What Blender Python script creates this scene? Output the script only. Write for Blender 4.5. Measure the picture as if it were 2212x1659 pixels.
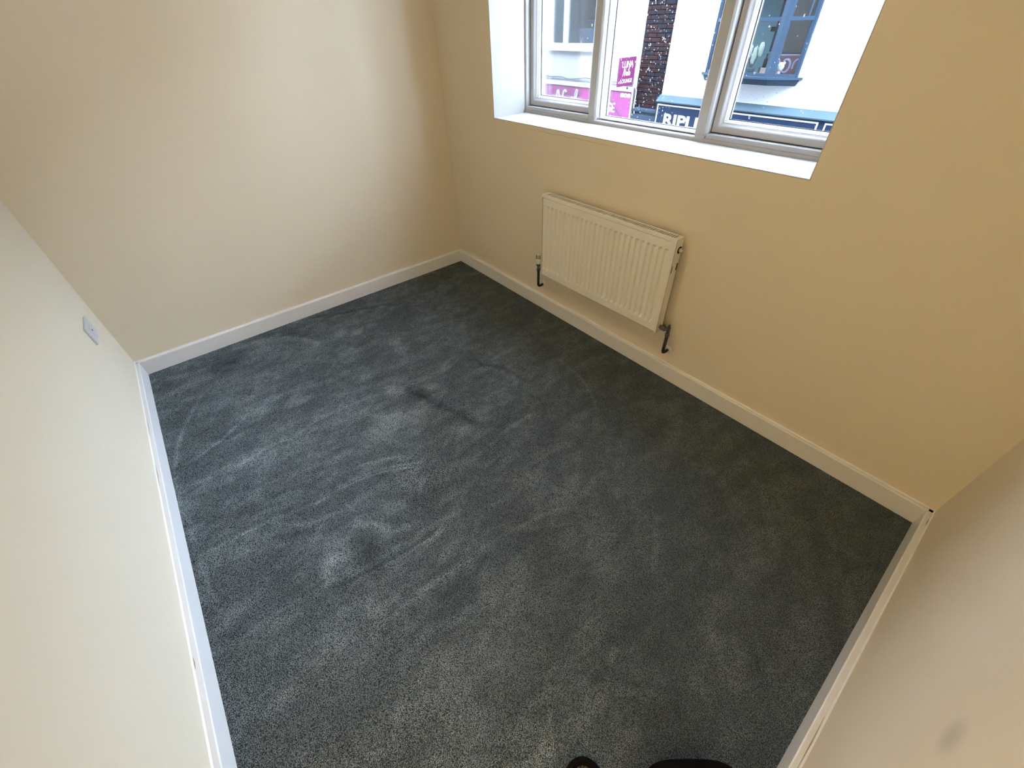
import bpy, bmesh, math, random
import numpy as np
from mathutils import Vector, Matrix

random.seed(7)
scene = bpy.context.scene
for o in list(bpy.data.objects):
    bpy.data.objects.remove(o)
C = scene.collection

# ------------------------------------------------------------------ camera
cam_d = bpy.data.cameras.new('camera')
cam = bpy.data.objects.new('camera', cam_d)
C.objects.link(cam)
cam.location = (2.94562, -1.77703, 1.56512)
cam.rotation_euler = (0.841729, 0.030127, 0.885433)
cam_d.sensor_width = 36.0
cam_d.lens = 886.66 * 36.0 / 2212.0
cam_d.clip_start = 0.02
cam_d.clip_end = 200
scene.camera = cam
scene.cycles.use_light_tree = False

# ------------------------------------------------------------------ sky, exposure
SKY = 43.0
world = bpy.data.worlds.new('overcast_sky')
scene.world = world
world.use_nodes = True
bg = world.node_tree.nodes['Background']
bg.inputs['Color'].default_value = (0.76, 0.92, 1.20, 1)
bg.inputs['Strength'].default_value = SKY
vs = scene.view_settings
vs.view_transform = 'Standard'
vs.look = 'None'
vs.gamma = 1.0
vs.use_curve_mapping = False
vs.exposure = 0.02
LAMP_FILL = 36.0
HALL_FILL = 600.0

# ------------------------------------------------------------------ dimensions (metres)
W, D, H = 3.2916, 2.3483, 2.42          # room: x 0..W, y -D..0, z 0..H
SK_H, SK_T = 0.0915, 0.0213             # skirting
WX0, WX1, WZ0, WZ1 = 0.580, 2.3975, 1.111, 2.32   # window opening
FY = 0.2487                             # room face of the window frame


# ------------------------------------------------------------------ materials
MATS = {}


def mat(name, col, rough=0.5, metal=0.0, spec=0.5, noise=0.0, nscale=8.0, bump=0.0, bscale=200.0, col2=None, coat=0.0):
    """principled material with procedural colour variation and fine relief"""
    if name in MATS:
        return MATS[name]
    m = bpy.data.materials.new(name)
    m.use_nodes = True
    nt = m.node_tree
    b = nt.nodes['Principled BSDF']
    b.inputs['Roughness'].default_value = rough
    b.inputs['Metallic'].default_value = metal
    b.inputs['Specular IOR Level'].default_value = spec
    if coat:
        b.inputs['Coat Weight'].default_value = coat
    tc = nt.nodes.new('ShaderNodeTexCoord')
    n = nt.nodes.new('ShaderNodeTexNoise')
    n.inputs['Scale'].default_value = nscale
    n.inputs['Detail'].default_value = 1.5
    nt.links.new(tc.outputs['Object'], n.inputs['Vector'])
    mx = nt.nodes.new('ShaderNodeMix')
    mx.data_type = 'RGBA'
    c2 = col2 or tuple(max(0, c * (1 - noise)) for c in col)
    mx.inputs['A'].default_value = (*col, 1)
    mx.inputs['B'].default_value = (*c2, 1)
    nt.links.new(n.outputs['Fac'], mx.inputs['Factor'])
    nt.links.new(mx.outputs['Result'], b.inputs['Base Color'])
    if bump:
        n2 = nt.nodes.new('ShaderNodeTexNoise')
        n2.inputs['Scale'].default_value = bscale
        n2.inputs['Detail'].default_value = 0
        nt.links.new(tc.outputs['Object'], n2.inputs['Vector'])
        bp = nt.nodes.new('ShaderNodeBump')
        bp.inputs['Strength'].default_value = bump
        bp.inputs['Distance'].default_value = 0.001
        nt.links.new(n2.outputs['Fac'], bp.inputs['Height'])
        nt.links.new(bp.outputs['Normal'], b.inputs['Normal'])
    MATS[name] = m
    return m


WALL = (0.80, 0.715, 0.56)
M_wall = mat('cream_wall_paint', WALL, 0.85, spec=0.25, noise=0.04, nscale=3)
M_ceil = mat('white_ceiling_paint', (0.82, 0.80, 0.76), 0.9, noise=0.03)
M_white = mat('white_satin_paint', (0.83, 0.83, 0.82), 0.35, noise=0.03, nscale=20)
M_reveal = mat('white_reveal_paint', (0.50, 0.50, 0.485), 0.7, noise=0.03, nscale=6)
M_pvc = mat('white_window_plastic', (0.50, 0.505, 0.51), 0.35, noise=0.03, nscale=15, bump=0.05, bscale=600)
M_gasket = mat('black_rubber_gasket', (0.02, 0.022, 0.025), 0.6, noise=0.2)
M_rad = mat('white_radiator_enamel', (0.90, 0.88, 0.79), 0.35, noise=0.03, nscale=10)
M_dark = mat('dark_void', (0.02, 0.017, 0.013), 0.9, noise=0.2)
M_fin = mat('grey_steel_fins', (0.20, 0.17, 0.13), 0.6, metal=0.3, noise=0.2)
M_chrome = mat('tarnished_valve_metal', (0.22, 0.20, 0.18), 0.3, metal=0.9, noise=0.3, nscale=60)
M_pipe = mat('black_pipe', (0.012, 0.010, 0.014), 0.4, noise=0.2)
M_plastic = mat('white_plastic', (0.74, 0.74, 0.72), 0.4, noise=0.03)
M_socket = mat('grey_white_socket_plastic', (0.62, 0.62, 0.63), 0.4, noise=0.03)
M_crack = mat('dark_crack_line', (0.50, 0.40, 0.30), 0.9, noise=0.3, nscale=40)
M_render = mat('white_exterior_render', (0.36, 0.36, 0.355), 0.9, noise=0.05, nscale=2, bump=0.2, bscale=90)
M_navy = mat('navy_shop_paint', (0.004, 0.014, 0.036), 0.6, spec=0.15, noise=0.35, nscale=3)
M_navy2 = mat('slate_blue_window_paint', (0.017, 0.032, 0.050), 0.6, spec=0.15, noise=0.25, nscale=6)
M_cap = mat('blue_lead_capping', (0.032, 0.052, 0.062), 0.7, spec=0.15, noise=0.3, nscale=3)
M_signwhite = mat('white_sign_paint', (0.42, 0.425, 0.42), 0.5, noise=0.03)
M_pink = mat('pink_sign_acrylic', (0.25, 0.055, 0.15), 0.6, spec=0.15, noise=0.0, nscale=1.1, col2=(0.17, 0.030, 0.105))
M_purple = mat('magenta_sign_board', (0.10, 0.012, 0.058), 0.6, spec=0.15, noise=0.15, nscale=3)
M_letter = mat('white_sign_letters', (0.45, 0.45, 0.45), 0.5, noise=0.02)
M_mortar = mat('dark_mortar', (0.005, 0.0045, 0.005), 0.95, spec=0.1, noise=0.4, nscale=30)
M_asphalt = mat('wet_asphalt', (0.06, 0.062, 0.066), 0.5, noise=0.4, nscale=9)
M_cable = mat('black_cable', (0.02, 0.02, 0.025), 0.6, noise=0.2)
M_cablew = mat('pale_cable', (0.35, 0.37, 0.38), 0.6, noise=0.2)
M_flash = mat('grey_lead_flashing', (0.09, 0.09, 0.10), 0.6, noise=0.6, nscale=7)
M_maroon = mat('maroon_board', (0.075, 0.012, 0.030), 0.6, noise=0.2)
M_maroon2 = mat('dark_maroon_blind', (0.028, 0.020, 0.026), 0.8, noise=0.5, nscale=4)
M_lilac = mat('lilac_letters', (0.24, 0.19, 0.29), 0.6, noise=0.1)
M_roomwall = mat('grey_teal_room_wall', (0.20, 0.27, 0.27), 0.9, noise=0.2, nscale=2)
M_roomdark = mat('dark_blue_room', (0.016, 0.045, 0.075), 0.9, noise=0.4, nscale=2)
M_roomlow = mat('pale_blue_screen', (0.07, 0.10, 0.145), 0.8, noise=0.3, nscale=4)
M_curtain = mat('pale_teal_curtain', (0.07, 0.115, 0.12), 0.9, noise=0.4, nscale=5)
M_plume = mat('dried_cream_plume', (0.60, 0.57, 0.42), 0.95, noise=0.5, nscale=25)
M_leafgrey = mat('grey_green_leaf', (0.06, 0.08, 0.08), 0.8, noise=0.4, nscale=20)
M_doll = mat('white_felt', (0.62, 0.56, 0.56), 0.9, noise=0.1)
M_dollp = mat('pink_felt', (0.36, 0.20, 0.22), 0.9, noise=0.1)
M_card = mat('peach_card', (0.45, 0.27, 0.23), 0.8, noise=0.1)
M_lump = mat('matt_black', (0.003, 0.002, 0.002), 0.9, spec=0.1, noise=0.3, nscale=30)


def brick_mat(i, col):
    return mat('dark_red_brick_%d' % i, col, 0.9, spec=0.1, noise=0.45, nscale=14, bump=0.5, bscale=120)


M_bricks = [brick_mat(0, (0.020, 0.009, 0.011)), brick_mat(1, (0.014, 0.009, 0.012)), brick_mat(2, (0.010, 0.010, 0.016)), brick_mat(3, (0.024, 0.010, 0.011))]


def glass_mat(name, tint=(1, 1, 1), refl=1.0):
    m = bpy.data.materials.new(name)
    m.use_nodes = True
    nt = m.node_tree
    nt.nodes.clear()
    out = nt.nodes.new('ShaderNodeOutputMaterial')
    tr = nt.nodes.new('ShaderNodeBsdfTransparent')
    tr.inputs['Color'].default_value = (*tint, 1)
    gl = nt.nodes.new('ShaderNodeBsdfGlossy')
    gl.inputs['Roughness'].default_value = 0.02
    fr = nt.nodes.new('ShaderNodeFresnel')
    fr.inputs['IOR'].default_value = 1.45
    ml = nt.nodes.new('ShaderNodeMath')
    ml.operation = 'MULTIPLY'
    ml.inputs[1].default_value = refl
    mx = nt.nodes.new('ShaderNodeMixShader')
    nt.links.new(fr.outputs[0], ml.inputs[0])
    nt.links.new(ml.outputs[0], mx.inputs[0])
    nt.links.new(tr.outputs[0], mx.inputs[1])
    nt.links.new(gl.outputs[0], mx.inputs[2])
    nt.links.new(mx.outputs[0], out.inputs[0])
    return m


M_glass = glass_mat('clear_window_glass', (0.98, 0.99, 0.99), 0.7)
M_glass2 = glass_mat('street_window_glass', (0.85, 0.90, 0.92), 0.45)

M_drop = bpy.data.materials.new('rain_water')
M_drop.use_nodes = True
_b = M_drop.node_tree.nodes['Principled BSDF']
_b.inputs['Transmission Weight'].default_value = 1.0
_b.inputs['IOR'].default_value = 1.33
_b.inputs['Roughness'].default_value = 0.0


# carpet: charcoal cut pile, the brushed pile marks are laid out as arcs and patches on the floor
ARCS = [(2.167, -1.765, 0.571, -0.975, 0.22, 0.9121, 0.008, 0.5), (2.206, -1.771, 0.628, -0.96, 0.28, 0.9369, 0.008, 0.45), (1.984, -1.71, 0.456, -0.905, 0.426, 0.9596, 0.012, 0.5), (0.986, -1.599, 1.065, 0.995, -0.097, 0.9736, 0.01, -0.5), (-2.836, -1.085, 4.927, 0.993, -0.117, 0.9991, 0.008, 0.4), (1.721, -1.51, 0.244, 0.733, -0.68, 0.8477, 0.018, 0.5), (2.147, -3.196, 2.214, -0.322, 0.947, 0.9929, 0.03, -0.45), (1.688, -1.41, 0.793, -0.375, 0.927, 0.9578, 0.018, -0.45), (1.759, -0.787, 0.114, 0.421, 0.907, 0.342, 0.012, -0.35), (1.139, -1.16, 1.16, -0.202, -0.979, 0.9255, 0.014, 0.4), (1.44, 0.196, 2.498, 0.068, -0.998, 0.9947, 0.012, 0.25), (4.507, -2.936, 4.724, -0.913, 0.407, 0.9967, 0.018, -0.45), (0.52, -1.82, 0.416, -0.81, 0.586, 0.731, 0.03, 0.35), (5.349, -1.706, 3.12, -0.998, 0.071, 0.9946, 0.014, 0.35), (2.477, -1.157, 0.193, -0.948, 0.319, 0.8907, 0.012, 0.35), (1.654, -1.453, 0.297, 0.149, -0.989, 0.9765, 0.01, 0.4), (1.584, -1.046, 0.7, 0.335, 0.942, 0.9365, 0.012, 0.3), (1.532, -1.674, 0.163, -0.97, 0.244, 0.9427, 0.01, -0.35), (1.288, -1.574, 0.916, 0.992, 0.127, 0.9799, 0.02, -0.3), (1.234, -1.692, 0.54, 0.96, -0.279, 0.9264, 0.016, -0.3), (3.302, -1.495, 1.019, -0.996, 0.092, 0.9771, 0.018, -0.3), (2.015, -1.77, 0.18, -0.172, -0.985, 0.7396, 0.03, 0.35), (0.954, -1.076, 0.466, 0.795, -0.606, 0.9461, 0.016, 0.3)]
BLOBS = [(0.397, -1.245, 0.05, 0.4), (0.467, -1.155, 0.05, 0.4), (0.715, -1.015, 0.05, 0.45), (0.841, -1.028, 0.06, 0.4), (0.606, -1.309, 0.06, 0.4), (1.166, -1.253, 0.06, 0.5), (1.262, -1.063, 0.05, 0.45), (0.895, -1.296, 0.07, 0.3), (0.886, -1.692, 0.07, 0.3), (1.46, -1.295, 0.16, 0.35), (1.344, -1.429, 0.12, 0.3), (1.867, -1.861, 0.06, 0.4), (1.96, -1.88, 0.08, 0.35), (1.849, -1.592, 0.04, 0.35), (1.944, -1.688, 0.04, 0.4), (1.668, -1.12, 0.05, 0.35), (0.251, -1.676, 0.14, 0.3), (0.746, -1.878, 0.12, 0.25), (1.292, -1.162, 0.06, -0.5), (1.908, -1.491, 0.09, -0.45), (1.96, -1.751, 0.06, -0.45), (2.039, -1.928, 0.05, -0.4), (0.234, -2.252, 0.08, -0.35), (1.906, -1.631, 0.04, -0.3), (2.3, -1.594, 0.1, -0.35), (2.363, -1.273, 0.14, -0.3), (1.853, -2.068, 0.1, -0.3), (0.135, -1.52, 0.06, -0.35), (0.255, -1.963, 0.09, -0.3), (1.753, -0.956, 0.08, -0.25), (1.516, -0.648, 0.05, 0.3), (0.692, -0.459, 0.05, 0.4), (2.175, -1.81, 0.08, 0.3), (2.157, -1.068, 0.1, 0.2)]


NAP = Vector((0.73, 0.52, 0.44)).normalized()  # tilt picked to brighten the left floor and darken the right


def carpet_material():
    m = bpy.data.materials.new('charcoal_cut_pile_carpet')
    m.use_nodes = True
    nt = m.node_tree
    N, L = nt.nodes, nt.links
    b = N['Principled BSDF']
    b.inputs['Roughness'].default_value = 0.95
    b.inputs['Specular IOR Level'].default_value = 0.1
    b.inputs['Sheen Weight'].default_value = 0.35
    b.inputs['Sheen Roughness'].default_value = 0.4
    b.inputs['Sheen Tint'].default_value = (0.75, 0.85, 0.9, 1)
    tc = N.new('ShaderNodeTexCoord')

    def math_(op, a, c=None, clamp=False):
        n = N.new('ShaderNodeMath')
        n.operation = op
        n.use_clamp = clamp
        for i, v in enumerate((a, c)):
            if v is None:
                continue
            if isinstance(v, (int, float)):
                n.inputs[i].default_value = v
            else:
                L.new(v, n.inputs[i])
        return n.outputs[0]

    def noise(vec, scale, detail=3, rough=0.5, dist=0.0):
        n = N.new('ShaderNodeTexNoise')
        n.inputs['Scale'].default_value = scale
        n.inputs['Detail'].default_value = detail
        n.inputs['Roughness'].default_value = rough
        n.inputs['Distortion'].default_value = dist
        L.new(vec, n.inputs['Vector'])
        return n

    P0 = tc.outputs['Object']

    def smooth(v, lo, hi, t0, t1):
        n = N.new('ShaderNodeMapRange')
        n.interpolation_type = 'SMOOTHSTEP'
        n.inputs['From Min'].default_value = lo
        n.inputs['From Max'].default_value = hi
        n.inputs['To Min'].default_value = t0
        n.inputs['To Max'].default_value = t1
        L.new(v, n.inputs['Value'])
        return n.outputs[0]

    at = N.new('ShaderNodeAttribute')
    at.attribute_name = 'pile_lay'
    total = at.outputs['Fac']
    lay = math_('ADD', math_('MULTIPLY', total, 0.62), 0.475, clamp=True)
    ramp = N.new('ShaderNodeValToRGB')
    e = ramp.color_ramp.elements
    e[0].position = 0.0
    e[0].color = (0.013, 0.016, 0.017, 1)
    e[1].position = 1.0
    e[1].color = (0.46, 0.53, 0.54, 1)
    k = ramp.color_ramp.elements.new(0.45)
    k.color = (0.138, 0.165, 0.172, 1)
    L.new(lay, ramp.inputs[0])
    # tufts: bright tips, dark gaps
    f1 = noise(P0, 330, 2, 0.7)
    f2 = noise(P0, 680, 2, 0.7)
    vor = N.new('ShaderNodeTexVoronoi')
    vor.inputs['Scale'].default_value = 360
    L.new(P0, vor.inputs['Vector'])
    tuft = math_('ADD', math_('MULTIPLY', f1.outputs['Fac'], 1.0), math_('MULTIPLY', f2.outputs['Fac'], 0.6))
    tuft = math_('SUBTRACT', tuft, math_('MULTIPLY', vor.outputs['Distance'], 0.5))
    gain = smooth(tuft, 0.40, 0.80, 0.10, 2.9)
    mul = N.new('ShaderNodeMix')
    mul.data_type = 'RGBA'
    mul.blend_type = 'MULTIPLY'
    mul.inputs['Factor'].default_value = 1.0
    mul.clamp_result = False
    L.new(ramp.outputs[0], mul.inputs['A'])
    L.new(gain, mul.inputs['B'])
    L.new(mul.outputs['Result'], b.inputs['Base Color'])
    bp = N.new('ShaderNodeBump')
    bp.inputs['Strength'].default_value = 0.8
    bp.inputs['Distance'].default_value = 0.003
    L.new(tuft, bp.inputs['Height'])
    # the nap leans one way over the whole carpet, a normal tilt chosen to shade the right side
    nap = N.new('ShaderNodeCombineXYZ')
    for i_, v_ in enumerate(NAP):
        nap.inputs[i_].default_value = v_
    L.new(nap.outputs[0], bp.inputs['Normal'])
    L.new(bp.outputs['Normal'], b.inputs['Normal'])
    return m


M_carpet = carpet_material()


def stained_wall(base, center, radius):
    """wall paint with one soft round grey scuff"""
    m = base.copy()
    m.name = 'cream_wall_paint_with_scuff'
    nt = m.node_tree
    b = nt.nodes['Principled BSDF']
    src = b.inputs['Base Color'].links[0].from_socket
    tc = nt.nodes.new('ShaderNodeTexCoord')
    d = nt.nodes.new('ShaderNodeVectorMath')
    d.operation = 'DISTANCE'
    d.inputs[1].default_value = center
    nt.links.new(tc.outputs['Object'], d.inputs[0])
    mr = nt.nodes.new('ShaderNodeMapRange')
    mr.interpolation_type = 'SMOOTHSTEP'
    mr.inputs['From Min'].default_value = radius * 0.15
    mr.inputs['From Max'].default_value = radius * 1.25
    mr.inputs['To Min'].default_value = 0.42
    mr.inputs['To Max'].default_value = 0.0
    nt.links.new(d.outputs['Value'], mr.inputs['Value'])
    mx = nt.nodes.new('ShaderNodeMix')
    mx.data_type = 'RGBA'
    mx.inputs['B'].default_value = (0.40, 0.36, 0.32, 1)
    nt.links.new(mr.outputs[0], mx.inputs['Factor'])
    nt.links.new(src, mx.inputs['A'])
    nt.links.new(mx.outputs['Result'], b.inputs['Base Color'])
    return m


# ------------------------------------------------------------------ mesh helpers
def add_box(bm, lo, hi, bevel=0.0, seg=2):
    lo, hi = Vector(lo), Vector(hi)
    r = bmesh.ops.create_cube(bm, size=1.0)
    vs_ = r['verts']
    c, s = (lo + hi) / 2, hi - lo
    for v in vs_:
        v.co = Vector((c.x + v.co.x * s.x, c.y + v.co.y * s.y, c.z + v.co.z * s.z))
    if bevel > 0:
        es = list({e for v in vs_ for e in v.link_edges})
        bmesh.ops.bevel(bm, geom=es, offset=bevel, segments=seg, profile=0.5, affect='EDGES')
    return bm


def box(lo, hi, bevel=0.0, seg=2):
    return add_box(bmesh.new(), lo, hi, bevel, seg)


def add_tube(bm, pts, r, n=12, caps=True):
    pts = [Vector(p) for p in pts]
    rs = r if isinstance(r, (list, tuple)) else [r] * len(pts)
    rings = []
    up = None
    for i, p in enumerate(pts):
        if i == 0:
            t = pts[1] - pts[0]
        elif i == len(pts) - 1:
            t = pts[-1] - pts[-2]
        else:
            t = (pts[i + 1] - p).normalized() + (p - pts[i - 1]).normalized()
        t.normalize()
        if up is None:
            up = Vector((0, 0, 1)) if abs(t.z) < 0.9 else Vector((1, 0, 0))
        a = t.cross(up)
        if a.length < 1e-4:
            a = t.orthogonal()
        a.normalize()
        bvec = a.cross(t).normalized()
        up = bvec
        rings.append([bm.verts.new(p + (a * math.cos(2 * math.pi * k / n) + bvec * math.sin(2 * math.pi * k / n)) * rs[i]) for k in range(n)])
    for i in range(len(rings) - 1):
        for k in range(n):
            bm.faces.new((rings[i][k], rings[i][(k + 1) % n], rings[i + 1][(k + 1) % n], rings[i + 1][k]))
    if caps:
        bm.faces.new(list(reversed(rings[0])))
        bm.faces.new(rings[-1])
    return bm


def tube(pts, r, n=12):
    return add_tube(bmesh.new(), pts, r, n)


def ball(center, radii, sub=2):
    bm = bmesh.new()
    bmesh.ops.create_icosphere(bm, subdivisions=sub, radius=1.0)
    for v in bm.verts:
        v.co = Vector((center[0] + v.co.x * radii[0], center[1] + v.co.y * radii[1], center[2] + v.co.z * radii[2]))
    return bm


def prism(poly, axis, a, b):
    """extrude a 2D polygon along axis from a to b; poly holds the two other coordinates in order"""
    bm = bmesh.new()

    def v3(p, t):
        if axis == 'x':
            return (t, p[0], p[1])
        if axis == 'y':
            return (p[0], t, p[1])
        return (p[0], p[1], t)
    A = [bm.verts.new(v3(p, a)) for p in poly]
    B = [bm.verts.new(v3(p, b)) for p in poly]
    n = len(poly)
    bm.faces.new(A)
    bm.faces.new(list(reversed(B)))
    for i in range(n):
        bm.faces.new((A[i], B[i], B[(i + 1) % n], A[(i + 1) % n]))
    bmesh.ops.recalc_face_normals(bm, faces=bm.faces)
    return bm


def obj(name, bm, material, parent=None, smooth=False, recalc=True):
    me = bpy.data.meshes.new(name)
    if recalc:
        bmesh.ops.recalc_face_normals(bm, faces=bm.faces)
    bm.to_mesh(me)
    bm.free()
    me.materials.append(material)
    if smooth:
        for p in me.polygons:
            p.use_smooth = True
    o = bpy.data.objects.new(name, me)
    C.objects.link(o)
    if parent is not None:
        o.parent = parent
    return o


def tag(o, label, cat, group=None, kind=None):
    o['label'] = label
    o['category'] = cat
    if group:
        o['group'] = group
    if kind:
        o['kind'] = kind
    return o


def thing(name, label, cat, group=None, kind=None):
    o = bpy.data.objects.new(name, None)
    C.objects.link(o)
    return tag(o, label, cat, group, kind)


def centre_things():
    """move every Empty root to the base of its parts without moving the parts"""
    bpy.context.view_layer.update()
    for o in list(C.objects):
        if o.type == 'EMPTY' and o.parent is None:
            pts = []
            for c in o.children_recursive:
                if c.type == 'MESH':
                    pts += [c.matrix_world @ Vector(k) for k in c.bound_box]
            if not pts:
                continue
            p = Vector(((min(q.x for q in pts) + max(q.x for q in pts)) / 2, (min(q.y for q in pts) + max(q.y for q in pts)) / 2, min(q.z for q in pts)))
            o.location = p
            for c in o.children:
                c.matrix_parent_inverse = Matrix.Translation(-p)


def ring_frame(x0, x1, z0, z1, prof):
    """mitred rectangular ring in the xz plane; prof is a closed list of (inset, y)"""
    bm = bmesh.new()
    cs = [(x0, z0, 1, 1), (x1, z0, -1, 1), (x1, z1, -1, -1), (x0, z1, 1, -1)]
    rows = [[bm.verts.new((cx + sx * i, y, cz + sz * i)) for (i, y) in prof] for (cx, cz, sx, sz) in cs]
    n = len(prof)
    for a in range(4):
        b = (a + 1) % 4
        for k in range(n):
            bm.faces.new((rows[a][k], rows[b][k], rows[b][(k + 1) % n], rows[a][(k + 1) % n]))
    return bm


def text_mesh(s, size, extrude=0.004, offset=0.0, shear=0.0, spacing=1.0):
    cu = bpy.data.curves.new('lettering_curve', 'FONT')
    cu.body = s
    cu.size = size
    cu.extrude = extrude
    cu.offset = offset
    cu.shear = shear
    cu.space_character = spacing
    cu.resolution_u = 4
    tmp = bpy.data.objects.new('lettering_tmp', cu)
    C.objects.link(tmp)
    dg = bpy.context.evaluated_depsgraph_get()
    me = bpy.data.meshes.new_from_object(tmp.evaluated_get(dg))
    bpy.data.objects.remove(tmp)
    bpy.data.curves.remove(cu)
    return me


def lettering(s, ox, oz, width, height, plane, at, material, parent, name='lettering', shear=0.0, bold=0.02):
    """text stretched to width x height with its lower left corner at (ox, oz) on plane y=at (reading +x) or x=at (reading +y)"""
    me = text_mesh(s, 1.0, 0.02, bold, shear)
    xs = [v.co.x for v in me.vertices]
    ys = [v.co.y for v in me.vertices]
    x0, x1, y0, y1 = min(xs), max(xs), min(ys), max(ys)
    for v in me.vertices:
        a = ox + (v.co.x - x0) / (x1 - x0) * width
        c = oz + (v.co.y - y0) / (y1 - y0) * height
        d = v.co.z * 0.2
        v.co = (a, at - d, c) if plane == 'y' else (at + d, a, c)
    me.materials.clear()
    me.materials.append(material)
    o = bpy.data.objects.new(name, me)
    C.objects.link(o)
    o.parent = parent
    return o


def value_noise(x, y, seed):
    """smooth lattice noise, -0.5..0.5"""
    xi, yi = np.floor(x).astype(np.int64), np.floor(y).astype(np.int64)
    fx, fy = x - xi, y - yi
    fx, fy = fx * fx * (3 - 2 * fx), fy * fy * (3 - 2 * fy)

    def h(i, j):
        v = np.sin(i * 127.1 + j * 311.7 + seed * 74.7) * 43758.5453
        return v - np.floor(v)
    a = h(xi, yi) * (1 - fx) + h(xi + 1, yi) * fx
    b = h(xi, yi + 1) * (1 - fx) + h(xi + 1, yi + 1) * fx
    return a * (1 - fy) + b * fy - 0.5


def fbm(x, y, seed, octs=4, rough=0.55):
    v, amp, f, tot = 0, 1.0, 1.0, 0
    for o_ in range(octs):
        c, s_ = math.cos(0.6 * o_), math.sin(0.6 * o_)
        v = v + amp * value_noise((c * x - s_ * y) * f + 13.7 * o_, (s_ * x + c * y) * f + 7.3 * o_, seed + o_)
        tot += amp
        amp *= rough
        f *= 2.03
    return v / tot


def sstep(v, lo, hi):
    t = np.clip((v - lo) / (hi - lo), 0, 1)
    return t * t * (3 - 2 * t)


def carpet_floor(name, x0, x1, y0, y1, step):
    """fine grid; how the pile is brushed at each point is stored as the attribute pile_lay"""
    nx, ny = int((x1 - x0) / step) + 1, int((y1 - y0) / step) + 1
    X, Y = np.meshgrid(np.linspace(x0, x1, nx), np.linspace(y0, y1, ny))
    x, y = X.ravel(), Y.ravel()
    wx_, wy_ = x + 0.06 * fbm(x * 16, y * 16, 3, 3), y + 0.06 * fbm(x * 16, y * 16, 5, 3)
    sx_, sy_ = x + 0.008 * fbm(x * 20, y * 20, 8, 2), y + 0.008 * fbm(x * 20, y * 20, 9, 2)
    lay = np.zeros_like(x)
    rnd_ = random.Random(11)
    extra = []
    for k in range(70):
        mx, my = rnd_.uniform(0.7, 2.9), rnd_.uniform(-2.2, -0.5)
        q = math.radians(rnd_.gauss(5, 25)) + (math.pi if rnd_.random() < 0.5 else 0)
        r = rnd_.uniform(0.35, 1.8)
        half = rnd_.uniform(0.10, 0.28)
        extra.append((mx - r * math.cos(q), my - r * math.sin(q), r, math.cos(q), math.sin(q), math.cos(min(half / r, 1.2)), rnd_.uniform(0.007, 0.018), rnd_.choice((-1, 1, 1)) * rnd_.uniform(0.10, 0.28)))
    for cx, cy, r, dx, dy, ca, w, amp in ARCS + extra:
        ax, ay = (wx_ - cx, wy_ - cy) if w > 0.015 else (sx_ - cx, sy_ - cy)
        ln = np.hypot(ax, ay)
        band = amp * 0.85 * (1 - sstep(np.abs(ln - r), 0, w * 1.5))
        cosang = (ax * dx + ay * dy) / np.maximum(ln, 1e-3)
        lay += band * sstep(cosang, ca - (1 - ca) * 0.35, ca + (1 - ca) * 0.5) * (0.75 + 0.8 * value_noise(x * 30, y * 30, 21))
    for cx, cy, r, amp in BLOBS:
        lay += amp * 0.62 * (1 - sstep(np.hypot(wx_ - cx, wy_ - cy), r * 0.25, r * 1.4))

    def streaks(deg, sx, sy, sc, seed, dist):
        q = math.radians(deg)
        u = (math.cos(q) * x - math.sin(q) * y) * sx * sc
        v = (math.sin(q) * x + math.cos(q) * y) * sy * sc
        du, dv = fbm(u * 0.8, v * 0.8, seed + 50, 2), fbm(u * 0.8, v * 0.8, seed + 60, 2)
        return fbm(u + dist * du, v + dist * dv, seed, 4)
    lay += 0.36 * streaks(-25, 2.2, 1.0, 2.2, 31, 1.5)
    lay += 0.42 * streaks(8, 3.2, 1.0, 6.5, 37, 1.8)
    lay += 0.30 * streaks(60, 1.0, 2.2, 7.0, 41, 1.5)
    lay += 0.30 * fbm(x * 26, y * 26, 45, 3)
    me = bpy.data.meshes.new(name)
    co = np.stack([x, y, np.zeros_like(x)], 1)
    i = np.arange(nx * ny).reshape(ny, nx)
    f = np.stack([i[:-1, :-1], i[:-1, 1:], i[1:, 1:], i[1:, :-1]], -1).reshape(-1, 4)
    me.vertices.add(len(co))
    me.vertices.foreach_set('co', co.ravel().astype(np.float32))
    me.loops.add(f.size)
    me.loops.foreach_set('vertex_index', f.ravel().astype(np.int32))
    me.polygons.add(len(f))
    me.polygons.foreach_set('loop_start', np.arange(0, f.size, 4, dtype=np.int32))
    me.update(calc_edges=True)
    me.attributes.new('pile_lay', 'FLOAT', 'POINT').data.foreach_set('value', lay.astype(np.float32))
    me.materials.append(M_carpet)
    o = bpy.data.objects.new(name, me)
    C.objects.link(o)
    obj('underlay', box((x0, y0, -0.12), (x1, y1, -0.002)), M_dark, o)
    return o


# ------------------------------------------------------------------ the room
tag(carpet_floor('floor', -0.02, W + 0.02, -D - 0.02, 0.02, 0.006), 'dark charcoal carpet floor with brushed pile marks', 'floor', kind='structure')
tag(obj('ceiling', box((-0.15, -D - 0.10, H), (W + 0.15, 0.35, H + 0.15)), M_ceil), 'plain white ceiling above the empty room', 'ceiling', kind='structure')
tag(obj('wall_west', box((-0.15, -D - 0.15, -0.12), (0, 0.35, H)), M_wall), 'cream wall meeting the window wall in the far corner', 'wall', kind='structure')
DX0, DX1, DZ = 2.50, 3.22, 2.02          # doorway added in the south wall to let warm hall light in
bm = bmesh.new()
add_box(bm, (0, -D - 0.10, -0.12), (DX0, -D, H))
add_box(bm, (DX1, -D - 0.10, -0.12), (W, -D, H))
add_box(bm, (DX0, -D - 0.10, DZ), (DX1, -D, H))
tag(obj('wall_south', bm, M_wall), 'pale cream wall with the socket opposite the window', 'wall', kind='structure')
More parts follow.
